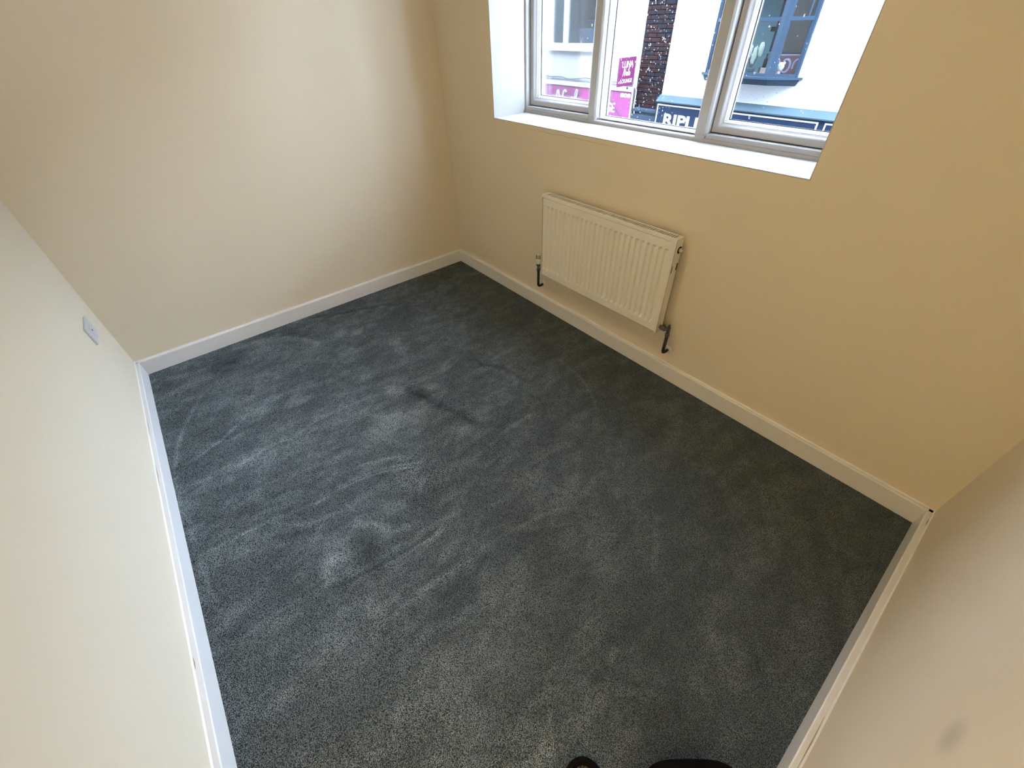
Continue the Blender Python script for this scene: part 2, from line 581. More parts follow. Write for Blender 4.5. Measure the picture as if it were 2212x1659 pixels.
HY0, HY1, HX0, HX1 = -D - 1.35, -D - 0.10, 1.2, W + 0.6  # hallway added so warm light reaches the window wall
bm = bmesh.new()
add_box(bm, (HX0 - 0.1, HY0 - 0.1, -0.12), (HX1 + 0.1, HY0, H))
add_box(bm, (HX0 - 0.1, HY0, -0.12), (HX0, HY1, H))
add_box(bm, (HX1, HY0, -0.12), (HX1 + 0.1, HY1, H))
add_box(bm, (HX0, HY0, H), (HX1, HY1, H + 0.1))
add_box(bm, (W, HY1 - 0.02, -0.12), (HX1, HY1 + 0.02, H))
tag(obj('wall_hallway_added', bm, M_wall), 'cream walls of the added hallway that bounces warm light in', 'wall', kind='structure')
tag(obj('floor_hallway_added', box((HX0, HY0, -0.12), (HX1, HY1 + 0.10, -0.001)), M_carpet), 'charcoal carpet of the added hallway behind the doorway', 'floor', kind='structure')
tag(obj('wall_east', box((W, -D - 0.08, -0.12), (W + 0.15, 0.35, H)), stained_wall(M_wall, (W, -1.171, 0.672), 0.040)), 'cream wall at the right with one soft grey scuff', 'wall', kind='structure')
bm = bmesh.new()
LN = 0.004      # white reveal lining thickness
add_box(bm, (0, 0, -0.12), (W, 0.35, WZ0 - LN))
add_box(bm, (0, 0, WZ1 + LN), (W, 0.35, H))
add_box(bm, (0, 0, WZ0 - LN), (WX0 - LN, 0.35, WZ1 + LN))
add_box(bm, (WX1 + LN, 0, WZ0 - LN), (W, 0.35, WZ1 + LN))
wall_n = tag(obj('wall_north', bm, M_wall), 'cream window wall behind the white radiator', 'wall', kind='structure')


def ribbon(pts, w, y):
    bm = bmesh.new()
    a, b = [], []
    for i, (x, z) in enumerate(pts):
        ww = w * (0.3 + 0.7 * math.sin(math.pi * (i + 0.3) / (len(pts) - 0.4)))
        a.append((x, z + ww / 2))
        b.append((x, z - ww / 2))
    A = [bm.verts.new((p[0], y, p[1])) for p in a]
    B = [bm.verts.new((p[0], y, p[1])) for p in b]
    A2 = [bm.verts.new((p[0], y + 0.002, p[1])) for p in a]
    B2 = [bm.verts.new((p[0], y + 0.002, p[1])) for p in b]
    for i in range(len(pts) - 1):
        bm.faces.new((A[i], A[i + 1], B[i + 1], B[i]))
        bm.faces.new((A[i], A2[i], A2[i + 1], A[i + 1]))
        bm.faces.new((B[i], B[i + 1], B2[i + 1], B2[i]))
    return bm


cr = [(0.8912, 1.0869), (0.9625, 1.0892), (1.0199, 1.09), (1.1049, 1.0859), (1.1753, 1.0913), (1.2327, 1.0842), (1.2533, 1.0919), (1.295, 1.0896), (1.3557, 1.0892), (1.439, 1.0881), (1.5331, 1.0873)]
obj('crack', ribbon(cr, 0.0013, -0.0006), M_crack, wall_n)['label'] = 'hairline plaster crack below the window sill'


def skirting(name, label, a, b, nrm):
    """square skirting with a rounded top edge from a to b; nrm points into the room"""
    t, h, r = SK_T, SK_H, 0.004
    prof = [(-0.002, 0), (t, 0)] + [(t - r + r * math.cos(q), h - r + r * math.sin(q)) for q in [0, .4, .8, 1.2, math.pi / 2]] + [(-0.002, h)]
    bm = bmesh.new()
    A = [bm.verts.new((a[0] + nrm[0] * d, a[1] + nrm[1] * d, z)) for d, z in prof]
    B = [bm.verts.new((b[0] + nrm[0] * d, b[1] + nrm[1] * d, z)) for d, z in prof]
    n = len(prof)
    bm.faces.new(A)
    bm.faces.new(list(reversed(B)))
    for i in range(n):
        bm.faces.new((A[i], B[i], B[(i + 1) % n], A[(i + 1) % n]))
    o = tag(obj(name, bm, M_white), label, 'skirting board', kind='structure')
    # filler bead along the top back edge
    bm = bmesh.new()
    cs = 0.005
    pr = [(-0.001, h - 0.001), (cs, h - 0.001), (-0.001, h + cs)]
    A = [bm.verts.new((a[0] + nrm[0] * d, a[1] + nrm[1] * d, z)) for d, z in pr]
    B = [bm.verts.new((b[0] + nrm[0] * d, b[1] + nrm[1] * d, z)) for d, z in pr]
    bm.faces.new(A)
    bm.faces.new(list(reversed(B)))
    for i in range(3):
        bm.faces.new((A[i], B[i], B[(i + 1) % 3], A[(i + 1) % 3]))
    obj('filler_bead', bm, M_white, o)
    return o


sk_n = skirting('baseboard_north', 'white skirting board below the radiator', (0, 0), (W, 0), (0, -1))
sk_w = skirting('baseboard_west', 'white skirting board along the far plain wall', (0, -D), (0, 0), (1, 0))
sk_s = skirting('baseboard_south', 'white skirting board below the socket wall', (0, -D), (DX0 - 0.05, -D), (0, 1))
sk_e = skirting('baseboard_east', 'white skirting board along the right wall', (W, -D), (W, 0), (-1, 0))


def gap(parent, p, q, w):
    bm = bmesh.new()
    add_tube(bm, [p, ((p[0] + q[0]) / 2 + w * 0.4, (p[1] + q[1]) / 2 + w * 0.4, p[2]), q], [w * 0.3, w, w * 0.3], 6)
    obj('paint_crack', bm, M_crack, parent)


z_ = SK_H + 0.0012
gap(sk_e, (W - 0.0065, -1.16, z_), (W - 0.0065, -0.99, z_), 0.0012)
gap(sk_e, (W - 0.0065, -0.10, z_), (W - 0.0065, -0.06, z_), 0.0012)
gap(sk_s, (0.62, -D + 0.0065, z_), (0.76, -D + 0.0065, z_), 0.0010)
gap(sk_s, (1.00, -D + 0.0065, z_), (1.15, -D + 0.0065, z_), 0.0009)
gap(sk_s, (1.98, -D + 0.0065, z_), (2.02, -D + 0.0065, z_), 0.0014)
gap(sk_n, (2.0, -0.0065, z_), (2.10, -0.0065, z_), 0.0009)

dr = thing('added_door_1', 'white framed open doorway added behind the camera for warm light', 'door', kind='structure')
for x0, x1 in ((DX0 - 0.05, DX0), (DX1, DX1 + 0.05)):
    obj('architrave', box((x0, -D, 0), (x1, -D + 0.018, DZ + 0.05), 0.003, 1), M_white, dr)
obj('architrave', box((DX0, -D, DZ), (DX1, -D + 0.018, DZ + 0.06), 0.003, 1), M_white, dr)

# ------------------------------------------------------------------ window
win = thing('window_1', 'white plastic three-light casement window above the radiator', 'window', kind='structure')
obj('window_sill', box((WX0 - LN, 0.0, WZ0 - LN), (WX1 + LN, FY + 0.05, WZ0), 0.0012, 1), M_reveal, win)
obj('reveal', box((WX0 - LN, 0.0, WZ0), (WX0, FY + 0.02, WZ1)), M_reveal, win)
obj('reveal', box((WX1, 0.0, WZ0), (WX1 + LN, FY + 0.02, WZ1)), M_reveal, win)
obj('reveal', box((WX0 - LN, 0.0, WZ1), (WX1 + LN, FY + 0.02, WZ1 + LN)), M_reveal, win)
SY = FY + 0.030                       # sash face
GY = FY + 0.078                       # glass
FI = 0.020                            # frame face width at bottom
FX = 0.013                            # frame face width at the sides (plaster covers the rest)
# outer frame: profile (inset, y)
bm = bmesh.new()
fx0, fx1, fz0, fz1 = WX0, WX1, WZ0 - 0.003, WZ1
cs = [(fx0, fz0, 1, 1), (fx1, fz0, -1, 1), (fx1, fz1, -1, -1), (fx0, fz1, 1, -1)]


def fr(ix, iz, y):
    return [bm.verts.new((cx + sx * ix, y, cz + sz * iz)) for cx, cz, sx, sz in cs]


rows = [fr(0, 0, FY + 0.10), fr(0, 0, FY), fr(FX - 0.004, FI - 0.004, FY), fr(FX, FI, FY + 0.004), fr(FX, FI, FY + 0.10)]
for i in range(len(rows) - 1):
    for a in range(4):
        b = (a + 1) % 4
        bm.faces.new((rows[i][a], rows[i][b], rows[i + 1][b], rows[i + 1][a]))
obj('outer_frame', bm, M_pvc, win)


def mullion(x0, x1):
    r = 0.006
    zb = WZ0 + 0.028
    poly = [(x0, FY + 0.1), (x0, FY + r)] + [(x0 + r - r * math.cos(q), FY + r - r * math.sin(q)) for q in (0.5, 1.1)] + [(x0 + r, FY), (x1 - 0.012, FY)] + [(x1 - 0.004, FY + 0.006), (x1, FY + 0.014), (x1, FY + 0.1)]
    bm = prism(poly, 'z', zb, WZ1 - FI + 0.006)
    # pointed welded foot over the bottom rail
    xm = (x0 + x1) / 2
    foot = [(x0 + 0.001, zb), (x0 + 0.008, zb - 0.012), (xm, zb - 0.020), (x1 - 0.008, zb - 0.012), (x1 - 0.001, zb)]
    f2 = prism(foot, 'y', FY - 0.0015, FY + 0.02)
    me = bpy.data.meshes.new('tmp')
    f2.to_mesh(me)
    f2.free()
    bm.from_mesh(me)
    bpy.data.meshes.remove(me)
    return obj('mullion', bm, M_pvc, win)


M1 = (1.115, 1.170)
M2 = (1.778, 1.838)
mullion(*M1)
mullion(*M2)
zb, zt = WZ0 + FI, WZ1 - FI
zs_ = WZ0 + 0.035
for a_, b_ in ((WX0 + FX - 0.002, M1[0] + 0.002), (M2[1] - 0.002, WX1 - FX + 0.002)):
    obj('frame_rebate', box((a_, FY + 0.0005, zb - 0.004), (b_, FY + 0.09, zs_), 0.002, 1), M_pvc, win)


def sash(x0, x1, z0, z1):
    """opening sash: gasket line, flat, ogee down to the bead, glass"""
    g = 0.0035
    obj('frame_seal', ring_frame(x0 - 0.001, x1 + 0.001, z0 - 0.001, z1 + 0.001, [(0, SY + 0.006), (g + 0.004, SY + 0.006), (g + 0.004, SY + 0.012), (0, SY + 0.012)]), M_gasket, win)
    a, b, c, d = x0 + g, x1 - g, z0 + g, z1 - g
    prof = [(0, SY + 0.04), (0, SY + 0.002), (0.002, SY), (0.024, SY), (0.028, SY + 0.003), (0.033, SY + 0.010), (0.038, SY + 0.015), (0.040, SY + 0.016), (0.041, SY + 0.020), (0.046, SY + 0.028), (0.047, GY - 0.004), (0.047, SY + 0.06), (0, SY + 0.06)]
    s = obj('sash', ring_frame(a, b, c, d, prof), M_pvc, win)
    obj('glazing_seal', ring_frame(a + 0.0468, b - 0.0468, c + 0.0468, d - 0.0468, [(-0.001, GY - 0.006), (0.0028, GY - 0.004), (0.0028, GY), (-0.001, GY)]), M_gasket, s)
    return (a + 0.045, b - 0.045, c + 0.045, d - 0.045)


def drops(x0, x1, z0, z1, n, parent, seed, density=None):
    rnd = random.Random(seed)
    bm = bmesh.new()
    y = GY + 0.0205
    base = bmesh.new()
    bmesh.ops.create_icosphere(base, subdivisions=2, radius=1.0)
    co = [v.co.copy() for v in base.verts]
    fa = [[v.index for v in f.verts] for f in base.faces]
    base.free()
    k = 0
    while k < n:
        x = rnd.uniform(x0 + 0.01, x1 - 0.01)
        z = rnd.uniform(z0 + 0.01, z1 - 0.01)
        if density and rnd.random() > density(x, z):
            continue
        k += 1
        r = 0.0013 + 0.0020 * rnd.random() ** 2
        sx = r * rnd.uniform(0.8, 1.1)
        sz = r * (rnd.uniform(0.9, 1.3) if rnd.random() < 0.93 else 2.2)
        vv = [bm.verts.new((x + c.x * sx, y + max(c.y, -0.15) * r * 0.55, z + c.z * sz)) for c in co]
        for f in fa:
            bm.faces.new([vv[i] for i in f])
    o = obj('raindrops', bm, M_drop, parent, smooth=True)
    o['kind'] = 'stuff'
    return o


def pane(x0, x1, z0, z1, n, seed, density=None):
    p = obj('glass_pane', box((x0, GY, z0), (x1, GY + 0.02, z1)), M_glass, win)
    drops(x0, x1, z0, z1, n, p, seed, density)


g1 = sash(WX0 + FX, M1[0], zs_, zt)
g3 = sash(M2[1], WX1 - FX, zs_, zt)
# fixed middle light with a glazing bead
prof = [(0, FY + 0.034), (0.003, FY + 0.031), (0.006, FY + 0.034), (0.009, FY + 0.046), (0.010, FY + 0.052), (0.010, GY - 0.003), (0.010, FY + 0.095), (0, FY + 0.095)]
bd = obj('glazing_bead', ring_frame(M1[1], M2[0], zb, zt, prof), M_pvc, win)
obj('glazing_seal', ring_frame(M1[1] + 0.0098, M2[0] - 0.0098, zb + 0.0098, zt - 0.0098, [(-0.001, GY - 0.005), (0.0028, GY - 0.003), (0.0028, GY), (-0.001, GY)]), M_gasket, bd)
pane(*g1, 40, 1)
pane(M1[1] + 0.008, M2[0] - 0.008, zb + 0.008, zt - 0.008, 900, 2, lambda x, z: 0.25 + 0.75 * math.exp(-((x - 1.42) / 0.14) ** 2))
pane(*g3, 150, 3)

# ------------------------------------------------------------------ radiator
rad = thing('radiator', 'white ribbed panel radiator on the wall under the window', 'radiator')
RX0, RX1, RZ0, RZ1 = 1.1094, 2.0094, 0.2973, 0.8012
RF, RB = -0.082, -0.030
# pressed front panel
PX0, PX1, PZ0, PZ1 = RX0 + 0.004, RX1 - 0.012, RZ0 + 0.004, RZ1 - 0.016
pitch, NG, gx0 = 0.0333, 26, RX0 + 0.012
xs = [PX0]
prof_x = [(0.0, 0.0), (0.0035, 0.75), (0.0060, 1.0), (0.0135, 1.0), (0.0165, 0.7), (0.0195, 0.0)]
xd = [0.0]
for g in range(NG):
    for o_, d_ in prof_x:
        xs.append(gx0 + g * pitch + o_)
        xd.append(d_)
xs.append(PX1)
xd.append(0.0)
gt, gb = RZ1 - 0.056, RZ0 + 0.044
zs = [PZ0, PZ0 + 0.004, gb, gb + 0.006, gb + 0.013, gb + 0.018] + [gb + 0.018 + (gt - gb - 0.032) * i / 6 for i in range(1, 6)] + [gt - 0.014, gt - 0.009, gt - 0.004, gt, PZ1 - 0.004, PZ1]
zd = [0, 0, 0, 0.25, 0.8, 1.0] + [1.0] * 5 + [1.0, 0.75, 0.2, 0, 0, 0]
bm = bmesh.new()
DEP = 0.010
grid = [[bm.verts.new((x, RF + 0.001 + DEP * dx * dz + (0.004 if (iz in (0, len(zs) - 1) or ix in (0, len(xs) - 1)) else 0), z)) for ix, (x, dx) in enumerate(zip(xs, xd))] for iz, (z, dz) in enumerate(zip(zs, zd))]
for i in range(len(zs) - 1):
    for k in range(len(xs) - 1):
        bm.faces.new((grid[i][k], grid[i][k + 1], grid[i + 1][k + 1], grid[i + 1][k]))
obj('front_panel', bm, M_rad, rad)
obj('back_panel', box((RX0 + 0.01, RB - 0.008, RZ0 + 0.004), (RX1 - 0.01, RB, RZ1 - 0.006), 0.001, 1), M_rad, rad)
obj('fin_shade_block', box((RX0 + 0.02, RF + 0.012, RZ0 + 0.02), (RX1 - 0.02, RB - 0.010, RZ1 - 0.03)), M_dark, rad)  # solid dark block, shade under the grille put in as colour
# top grille: two rails and narrow cross bars
bm = bmesh.new()
add_box(bm, (RX0, RF - 0.001, RZ1 - 0.016), (RX1 - 0.009, RF + 0.0015, RZ1), 0.0006, 1)
add_box(bm, (RX0, RF + 0.0012, RZ1 - 0.0025), (RX1, RF + 0.009, RZ1), 0.0006, 1)
add_box(bm, (RX0, RB - 0.009, RZ1 - 0.0025), (RX1, RB, RZ1), 0.0006, 1)
add_box(bm, (RX0, RB - 0.0015, RZ1 - 0.016), (RX1, RB, RZ1), 0.0006, 1)
add_box(bm, (RX0, RF + 0.006, RZ1 - 0.0025), (RX0 + 0.022, RB - 0.006, RZ1))
add_box(bm, (RX1 - 0.016, RF + 0.006, RZ1 - 0.0025), (RX1, RB - 0.006, RZ1))
grille = obj('top_grille', bm, M_rad, rad)
bm = bmesh.new()
nb = 66
for i in range(nb):
    x = RX0 + 0.024 + (RX1 - RX0 - 0.044) * i / (nb - 1)
    add_box(bm, (x - 0.0024, RF + 0.008, RZ1 - 0.0045), (x + 0.0024, RB - 0.008, RZ1 - 0.0005))
o = obj('grille_bars', bm, M_rad, grille)
o['kind'] = 'stuff'
# side covers (front lip wraps round the panel)
for s, x in ((1, RX1), (-1, RX0)):
    bm = bmesh.new()
    xa, xb = (x - 0.0015, x) if s > 0 else (x, x + 0.0015)
    add_box(bm, (xa, RF - 0.001, RZ0), (xb, RB, RZ1 - 0.001), 0.0005, 1)
    la, lb = (x - 0.010, x) if s > 0 else (x, x + 0.004)
    add_box(bm, (la, RF - 0.001, RZ0), (lb, RF + 0.0015, RZ1), 0.0005, 1)
    sp = obj('side_cover', bm, M_rad, rad)
    if s > 0:
        obj('plug_hole', tube([(x - 0.002, -0.048, RZ1 - 0.058), (x + 0.0012, -0.048, RZ1 - 0.058)], 0.0165, 20), M_dark, sp)
        obj('slot', box((x - 0.001, RF + 0.006, RZ1 - 0.165), (x + 0.001, RF + 0.010, RZ1 - 0.130)), M_dark, sp)
        obj('slot', box((x - 0.001, RB - 0.011, RZ1 - 0.160), (x + 0.001, RB - 0.004, RZ1 - 0.125)), M_dark, sp)
        bm = tube([(x, -0.046, RZ1 - 0.058), (x + 0.006, -0.046, RZ1 - 0.058), (x + 0.006, -0.046, RZ1 - 0.058), (x + 0.013, -0.046, RZ1 - 0.058)], [0.010, 0.010, 0.006, 0.006], 6)
        obj('bleed_plug', bm, M_rad, sp)
# right lockshield valve
VZ = RZ0 + 0.030
VY = -0.052
vx = RX1 + 0.052
v = obj('lockshield_valve', tube([(vx, VY, VZ - 0.034), (vx, VY, VZ - 0.020), (vx, VY, VZ - 0.018), (vx, VY, VZ + 0.012), (vx, VY, VZ + 0.014), (vx, VY, VZ + 0.026), (vx, VY, VZ + 0.027), (vx, VY, VZ + 0.036)], [0.0125, 0.0125, 0.0095, 0.0095, 0.0075, 0.0075, 0.004, 0.004], 14), M_chrome, rad, smooth=False)
v['label'] = 'tarnished metal lockshield valve'
obj('tail_nut', tube([(RX1 - 0.002, VY, VZ), (RX1 + 0.010, VY, VZ), (RX1 + 0.010, VY, VZ), (RX1 + 0.016, VY, VZ), (RX1 + 0.016, VY, VZ), (RX1 + 0.034, VY, VZ), (RX1 + 0.034, VY, VZ), (vx, VY, VZ)], [0.010, 0.010, 0.0145, 0.0145, 0.0145, 0.0145, 0.009, 0.009], 6), M_chrome, v)
obj('drain_cap', tube([(RX1 + 0.022, VY, VZ + 0.010), (RX1 + 0.022, VY, VZ + 0.020)], 0.006, 8), M_chrome, v)


def wall_pipe(x, z0, z1, dx):
    """black pipe down from the valve, bent back into the wall"""
    pts = [(x, VY, z0), (x, VY, z1 + 0.02)]
    for q in (0.4, 0.8, 1.2):
        pts.append((x + dx * 0.3 * q / 1.57, VY + 0.02 * (1 - math.cos(q)), z1 + 0.02 - 0.02 * math.sin(q)))
    pts += [(x + dx * 0.5, VY + 0.026, z1), (x + dx, -0.003, z1)]
    o = obj('pipe', tube(pts, 0.0085, 12), M_pipe, rad, smooth=True)
    o['label'] = 'black pipe bent into the wall'
    ring = bmesh.new()
    add_tube(ring, [(x + dx, -0.0005, z1), (x + dx, -0.003, z1), (x + dx, -0.006, z1), (x + dx, -0.0065, z1)], [0.026, 0.026, 0.021, 0.010], 24)
    obj('pipe_collar', ring, M_plastic, rad, smooth=False)


wall_pipe(vx, VZ - 0.034, 0.178, 0.0)
# left thermostatic valve
wx = RX0 - 0.054
t = obj('valve_body', tube([(wx, VY, VZ - 0.030), (wx, VY, VZ - 0.018), (wx, VY, VZ - 0.018), (wx, VY, VZ + 0.006), (wx, VY, VZ + 0.006), (wx, VY, VZ + 0.020)], [0.0125, 0.0125, 0.009, 0.009, 0.015, 0.015], 10), M_chrome, rad)
obj('tail_nut', tube([(wx, VY, VZ - 0.006), (RX0 - 0.030, VY, VZ - 0.006), (RX0 - 0.030, VY, VZ - 0.006), (RX0 - 0.012, VY, VZ - 0.006), (RX0 - 0.012, VY, VZ - 0.006), (RX0 + 0.004, VY, VZ - 0.006)], [0.008, 0.008, 0.014, 0.014, 0.009, 0.009], 6), M_chrome, t)
hd = obj('thermostat_head', tube([(wx, VY, VZ + 0.020), (wx, VY, VZ + 0.024), (wx, VY, VZ + 0.030), (wx, VY, VZ + 0.048), (wx, VY, VZ + 0.052), (wx, VY, VZ + 0.084), (wx, VY, VZ + 0.088)], [0.017, 0.0195, 0.0195, 0.0195, 0.0165, 0.0150, 0.0120], 18), M_plastic, rad, smooth=False)
hd['label'] = 'white thermostat head'
bm = bmesh.new()
for k in range(14):
    q = 2 * math.pi * k / 14
    add_tube(bm, [(wx + 0.0165 * math.cos(q), VY + 0.0165 * math.sin(q), VZ + 0.054), (wx + 0.0155 * math.cos(q), VY + 0.0155 * math.sin(q), VZ + 0.080)], 0.0016, 5)
obj('grip_ribs', bm, M_fin, hd)
wall_pipe(wx, VZ - 0.030, 0.178, -0.004)
# wall brackets
for x in (RX0 + 0.16, RX1 - 0.16):
    obj('bracket', box((x - 0.015, RB - 0.002, RZ0 + 0.05), (x + 0.015, -0.0005, RZ1 - 0.05), 0.001, 1), M_rad, rad)

# ------------------------------------------------------------------ socket outlet
so = thing('wall_socket', 'white double outlet plate low on the pale left wall', 'socket')
sx0, sx1, sz0, sz1 = 0.236, 0.390, 0.434, 0.526
obj('face_plate', box((sx0, -D, sz0), (sx1, -D + 0.010, sz1), 0.003, 2), M_socket, so)
xm = (sx0 + sx1) / 2
obj('centre_module', box((xm - 0.025, -D + 0.008, (sz0 + sz1) / 2 - 0.02), (xm + 0.025, -D + 0.0115, (sz0 + sz1) / 2 + 0.02), 0.001, 1), M_socket, so)
obj('port_hole', box((xm - 0.006, -D + 0.0105, (sz0 + sz1) / 2 - 0.004), (xm + 0.006, -D + 0.0120, (sz0 + sz1) / 2 + 0.004)), M_dark, so)
for k in (-1, 1):
    obj('screw', tube([(xm + k * 0.060, -D + 0.009, (sz0 + sz1) / 2), (xm + k * 0.060, -D + 0.0112, (sz0 + sz1) / 2)], 0.004, 12), M_plastic, so)

# ------------------------------------------------------------------ ceiling lamp (out of frame, added to warm the window wall)
fill_lamp = thing('added_ceiling_light', 'added unseen round ceiling light that warms the window wall', 'fill_lamp')
LX, LY = W / 2, -D / 2
obj('base', tube([(LX, LY, H), (LX, LY, H - 0.03)], 0.16, 32), M_plastic, fill_lamp)
M_em = bpy.data.materials.new('warm_fill_diffuser')
M_em.use_nodes = True
eb = M_em.node_tree.nodes['Principled BSDF']
eb.inputs['Base Color'].default_value = (0.9, 0.85, 0.75, 1)
eb.inputs['Emission Color'].default_value = (1.0, 0.80, 0.47, 1)
eb.inputs['Emission Strength'].default_value = LAMP_FILL
obj('diffuser', tube([(LX, LY, H - 0.03), (LX, LY, H - 0.06), (LX, LY, H - 0.07)], [0.15, 0.14, 0.10], 32), M_em, fill_lamp, smooth=True)

hall = thing('added_hallway_light', 'added unseen round warm light on the hallway ceiling', 'fill_lamp')  # added source, sends warm light through the doorway
HLX, HLY = 1.75, (HY0 + HY1) / 2
obj('base', tube([(HLX, HLY, H), (HLX, HLY, H - 0.03)], 0.17, 32), M_plastic, hall)
M_eh = M_em.copy()
M_eh.name = 'hall_fill_diffuser'
M_eh.node_tree.nodes['Principled BSDF'].inputs['Emission Strength'].default_value = HALL_FILL
M_eh.node_tree.nodes['Principled BSDF'].inputs['Emission Color'].default_value = (1.0, 0.83, 0.51, 1)
obj('diffuser', tube([(HLX, HLY, H - 0.03), (HLX, HLY, H - 0.07), (HLX, HLY, H - 0.08)], [0.16, 0.15, 0.10], 32), M_eh, hall, smooth=True)

# ------------------------------------------------------------------ black bag standing in for unidentified dark forms at the bottom edge
lump = thing('black_lump', 'unidentified black rounded bag on the carpet, cut off by the photo edge', 'lump')
BU = Vector((0.64, 0.77, 0)).normalized()
BV = Vector((-0.77, 0.64, 0)).normalized()
BC = Vector((3.150, -1.390, 0.0))
bm = bmesh.new()
bmesh.ops.create_icosphere(bm, subdivisions=4, radius=1.0)
for v in bm.verts:
    p = v.co
    e = 0.62
    q = Vector([math.copysign(abs(c) ** e, c) for c in p])
    v.co = BC + BU * (q.x * 0.125) + BV * (q.y * 0.065) + Vector((0, 0, 0.055 + q.z * 0.055))
obj('body', bm, M_lump, lump, smooth=True)
hp = []
for i in range(13):
    q = math.pi * i / 12
    c = BC - BU * 0.280 + BU * (0.06 * math.cos(q)) + BV * (-0.02 + 0.085 * math.sin(q))
    hp.append((c.x, c.y, 0.012))
obj('low_loop', tube(hp, 0.010, 8), M_lump, lump, smooth=True)

brick_own = mat('grey_rendered_front', (0.07, 0.075, 0.08), 0.9, noise=0.4, nscale=12)
# ------------------------------------------------------------------ outside: street and houses opposite
tag(obj('street', box((-16, 0.36, -3.4), (14, 9.5, -3.2)), M_asphalt), 'wet grey street below the window', 'street', kind='structure')
bm = bmesh.new()
add_box(bm, (-24, 0.05, -3.2), (-0.15, 0.35, 9.5))  # front made tall to keep skylight off the houses opposite
add_box(bm, (W + 0.15, 0.05, -3.2), (24, 0.35, 9.5))
add_box(bm, (-0.15, 0.05, H + 0.15), (W + 0.15, 0.35, 9.5))
add_box(bm, (-0.15, 0.05, -3.2), (W + 0.15, 0.35, -0.12))
tag(obj('wall_outside', bm, brick_own), 'grey unseen street front of this building, raised to block skylight', 'wall', kind='structure')
YL, YB, YR = 8.02, 8.00, 7.98
TOPZ = 5.5
# --- left white house
lh = thing('white_house', 'white rendered house with white framed window above the pink sign', 'building')
bm = bmesh.new()
ox0, ox1, oz0, oz1 = -7.47, -5.66, 0.94, 2.35
add_box(bm, (-14, YL, -3.2), (ox0, YL + 0.9, TOPZ))
add_box(bm, (ox1, YL, -3.2), (-4.42, YL + 0.9, TOPZ))
add_box(bm, (ox0, YL, -3.2), (ox1, YL + 0.9, oz0))
add_box(bm, (ox0, YL, oz1), (ox1, YL + 0.9, TOPZ))
obj('wall', bm, M_render, lh)
wf = obj('window_frame', ring_frame(ox0, ox1, oz0, oz1, [(0, YL + 0.02), (0.075, YL + 0.02), (0.085, YL + 0.04), (0.085, YL + 0.09), (0, YL + 0.09)]), M_signwhite, lh)
obj('mullion', box((-7.0, YL + 0.02, oz0 + 0.07), (-6.84, YL + 0.09, oz1 - 0.07), 0.006, 1), M_signwhite, wf)
obj('pane', box((ox0 + 0.08, YL + 0.05, oz0 + 0.08), (-6.99, YL + 0.06, oz1 - 0.08)), M_glass2, wf)
obj('pane', box((-6.85, YL + 0.05, oz0 + 0.05), (ox1 - 0.08, YL + 0.06, oz1 - 0.08)), M_glass2, wf)
obj('window_sill', box((-7.52, YL - 0.07, 0.872), (-5.60, YL + 0.05, 0.940), 0.006, 1), M_signwhite, lh)
obj('curtain', prism([(-7.44 + 0.45 * i / 12, YL + 0.16 + 0.02 * (i % 2)) for i in range(13)] + [(-6.99, YL + 0.2), (-7.44, YL + 0.2)], 'z', 0.96, 2.3), M_curtain, lh)
obj('room_back', box((-7.47, YL + 0.62, 0.9), (-5.66, YL + 0.66, 2.4)), M_roomdark, lh)
obj('low_screen', box((-6.90, YL + 0.22, 0.95), (-5.7, YL + 0.25, 1.30), 0.005, 1), M_roomlow, lh)
tv = tag(obj('dark_picture', box((-6.80, YL + 0.585, 1.45), (-6.15, YL + 0.618, 1.95), 0.004, 1), M_dark), 'dark rectangular picture inside the opposite left window', 'picture')
vs_ = thing('glass_vase', 'small pale vase with stems inside the opposite left window', 'vase')
obj('vessel', tube([(-6.47, YL + 0.15, 0.93), (-6.47, YL + 0.15, 0.99), (-6.47, YL + 0.15, 1.03), (-6.47, YL + 0.15, 1.06)], [0.022, 0.03, 0.018, 0.022], 12), M_doll, vs_, smooth=True)
obj('stem', tube([(-6.47, YL + 0.15, 1.04), (-6.43, YL + 0.15, 1.14), (-6.36, YL + 0.15, 1.27)], 0.009, 6), M_leafgrey, vs_)
obj('stem', tube([(-6.47, YL + 0.15, 1.04), (-6.51, YL + 0.15, 1.12), (-6.53, YL + 0.15, 1.16)], 0.008, 6), M_doll, vs_)
obj('stem', tube([(-6.47, YL + 0.15, 1.04), (-6.42, YL + 0.15, 1.12)], 0.008, 6), M_doll, vs_)

# --- pink sign over the nail shop
ps = thing('pink_shop_sign', 'pink shop sign box with white script lettering and white frame', 'sign')
PY = 7.95
obj('panel', box((-9.6, PY, -0.62), (-4.49, PY + 0.04, 0.155)), M_pink, ps)
obj('frame', ring_frame(-9.65, -4.445, -0.68, 0.245, [(0, PY - 0.02), (0.045, PY - 0.02), (0.046, PY + 0.05), (0, PY + 0.06)]), M_signwhite, ps)
obj('top_rail', box((-9.60, PY - 0.018, 0.152), (-4.49, PY + 0.05, 0.205), 0.003, 1), M_signwhite, ps)
obj('end_cap', box((-4.445, PY - 0.018, -0.68), (-4.435, YL, 0.245)), M_flash, ps)
obj('flashing_gap_shade', box((-9.65, PY + 0.01, 0.245), (-4.56, YL, 0.285), 0.004, 1), M_flash, ps)  # lead strip whose dark tone also paints the shaded gap above the sign
lettering('LOUNGE', -5.88, -0.305, 0.915, 0.205, 'y', PY - 0.002, M_letter, ps)
lettering('LUNA', -8.06, -0.305, 0.64, 0.205, 'y', PY - 0.002, M_letter, ps)
lettering('808', -4.835, 0.028, 0.31, 0.088, 'y', PY - 0.002, M_letter, ps, bold=0.04)
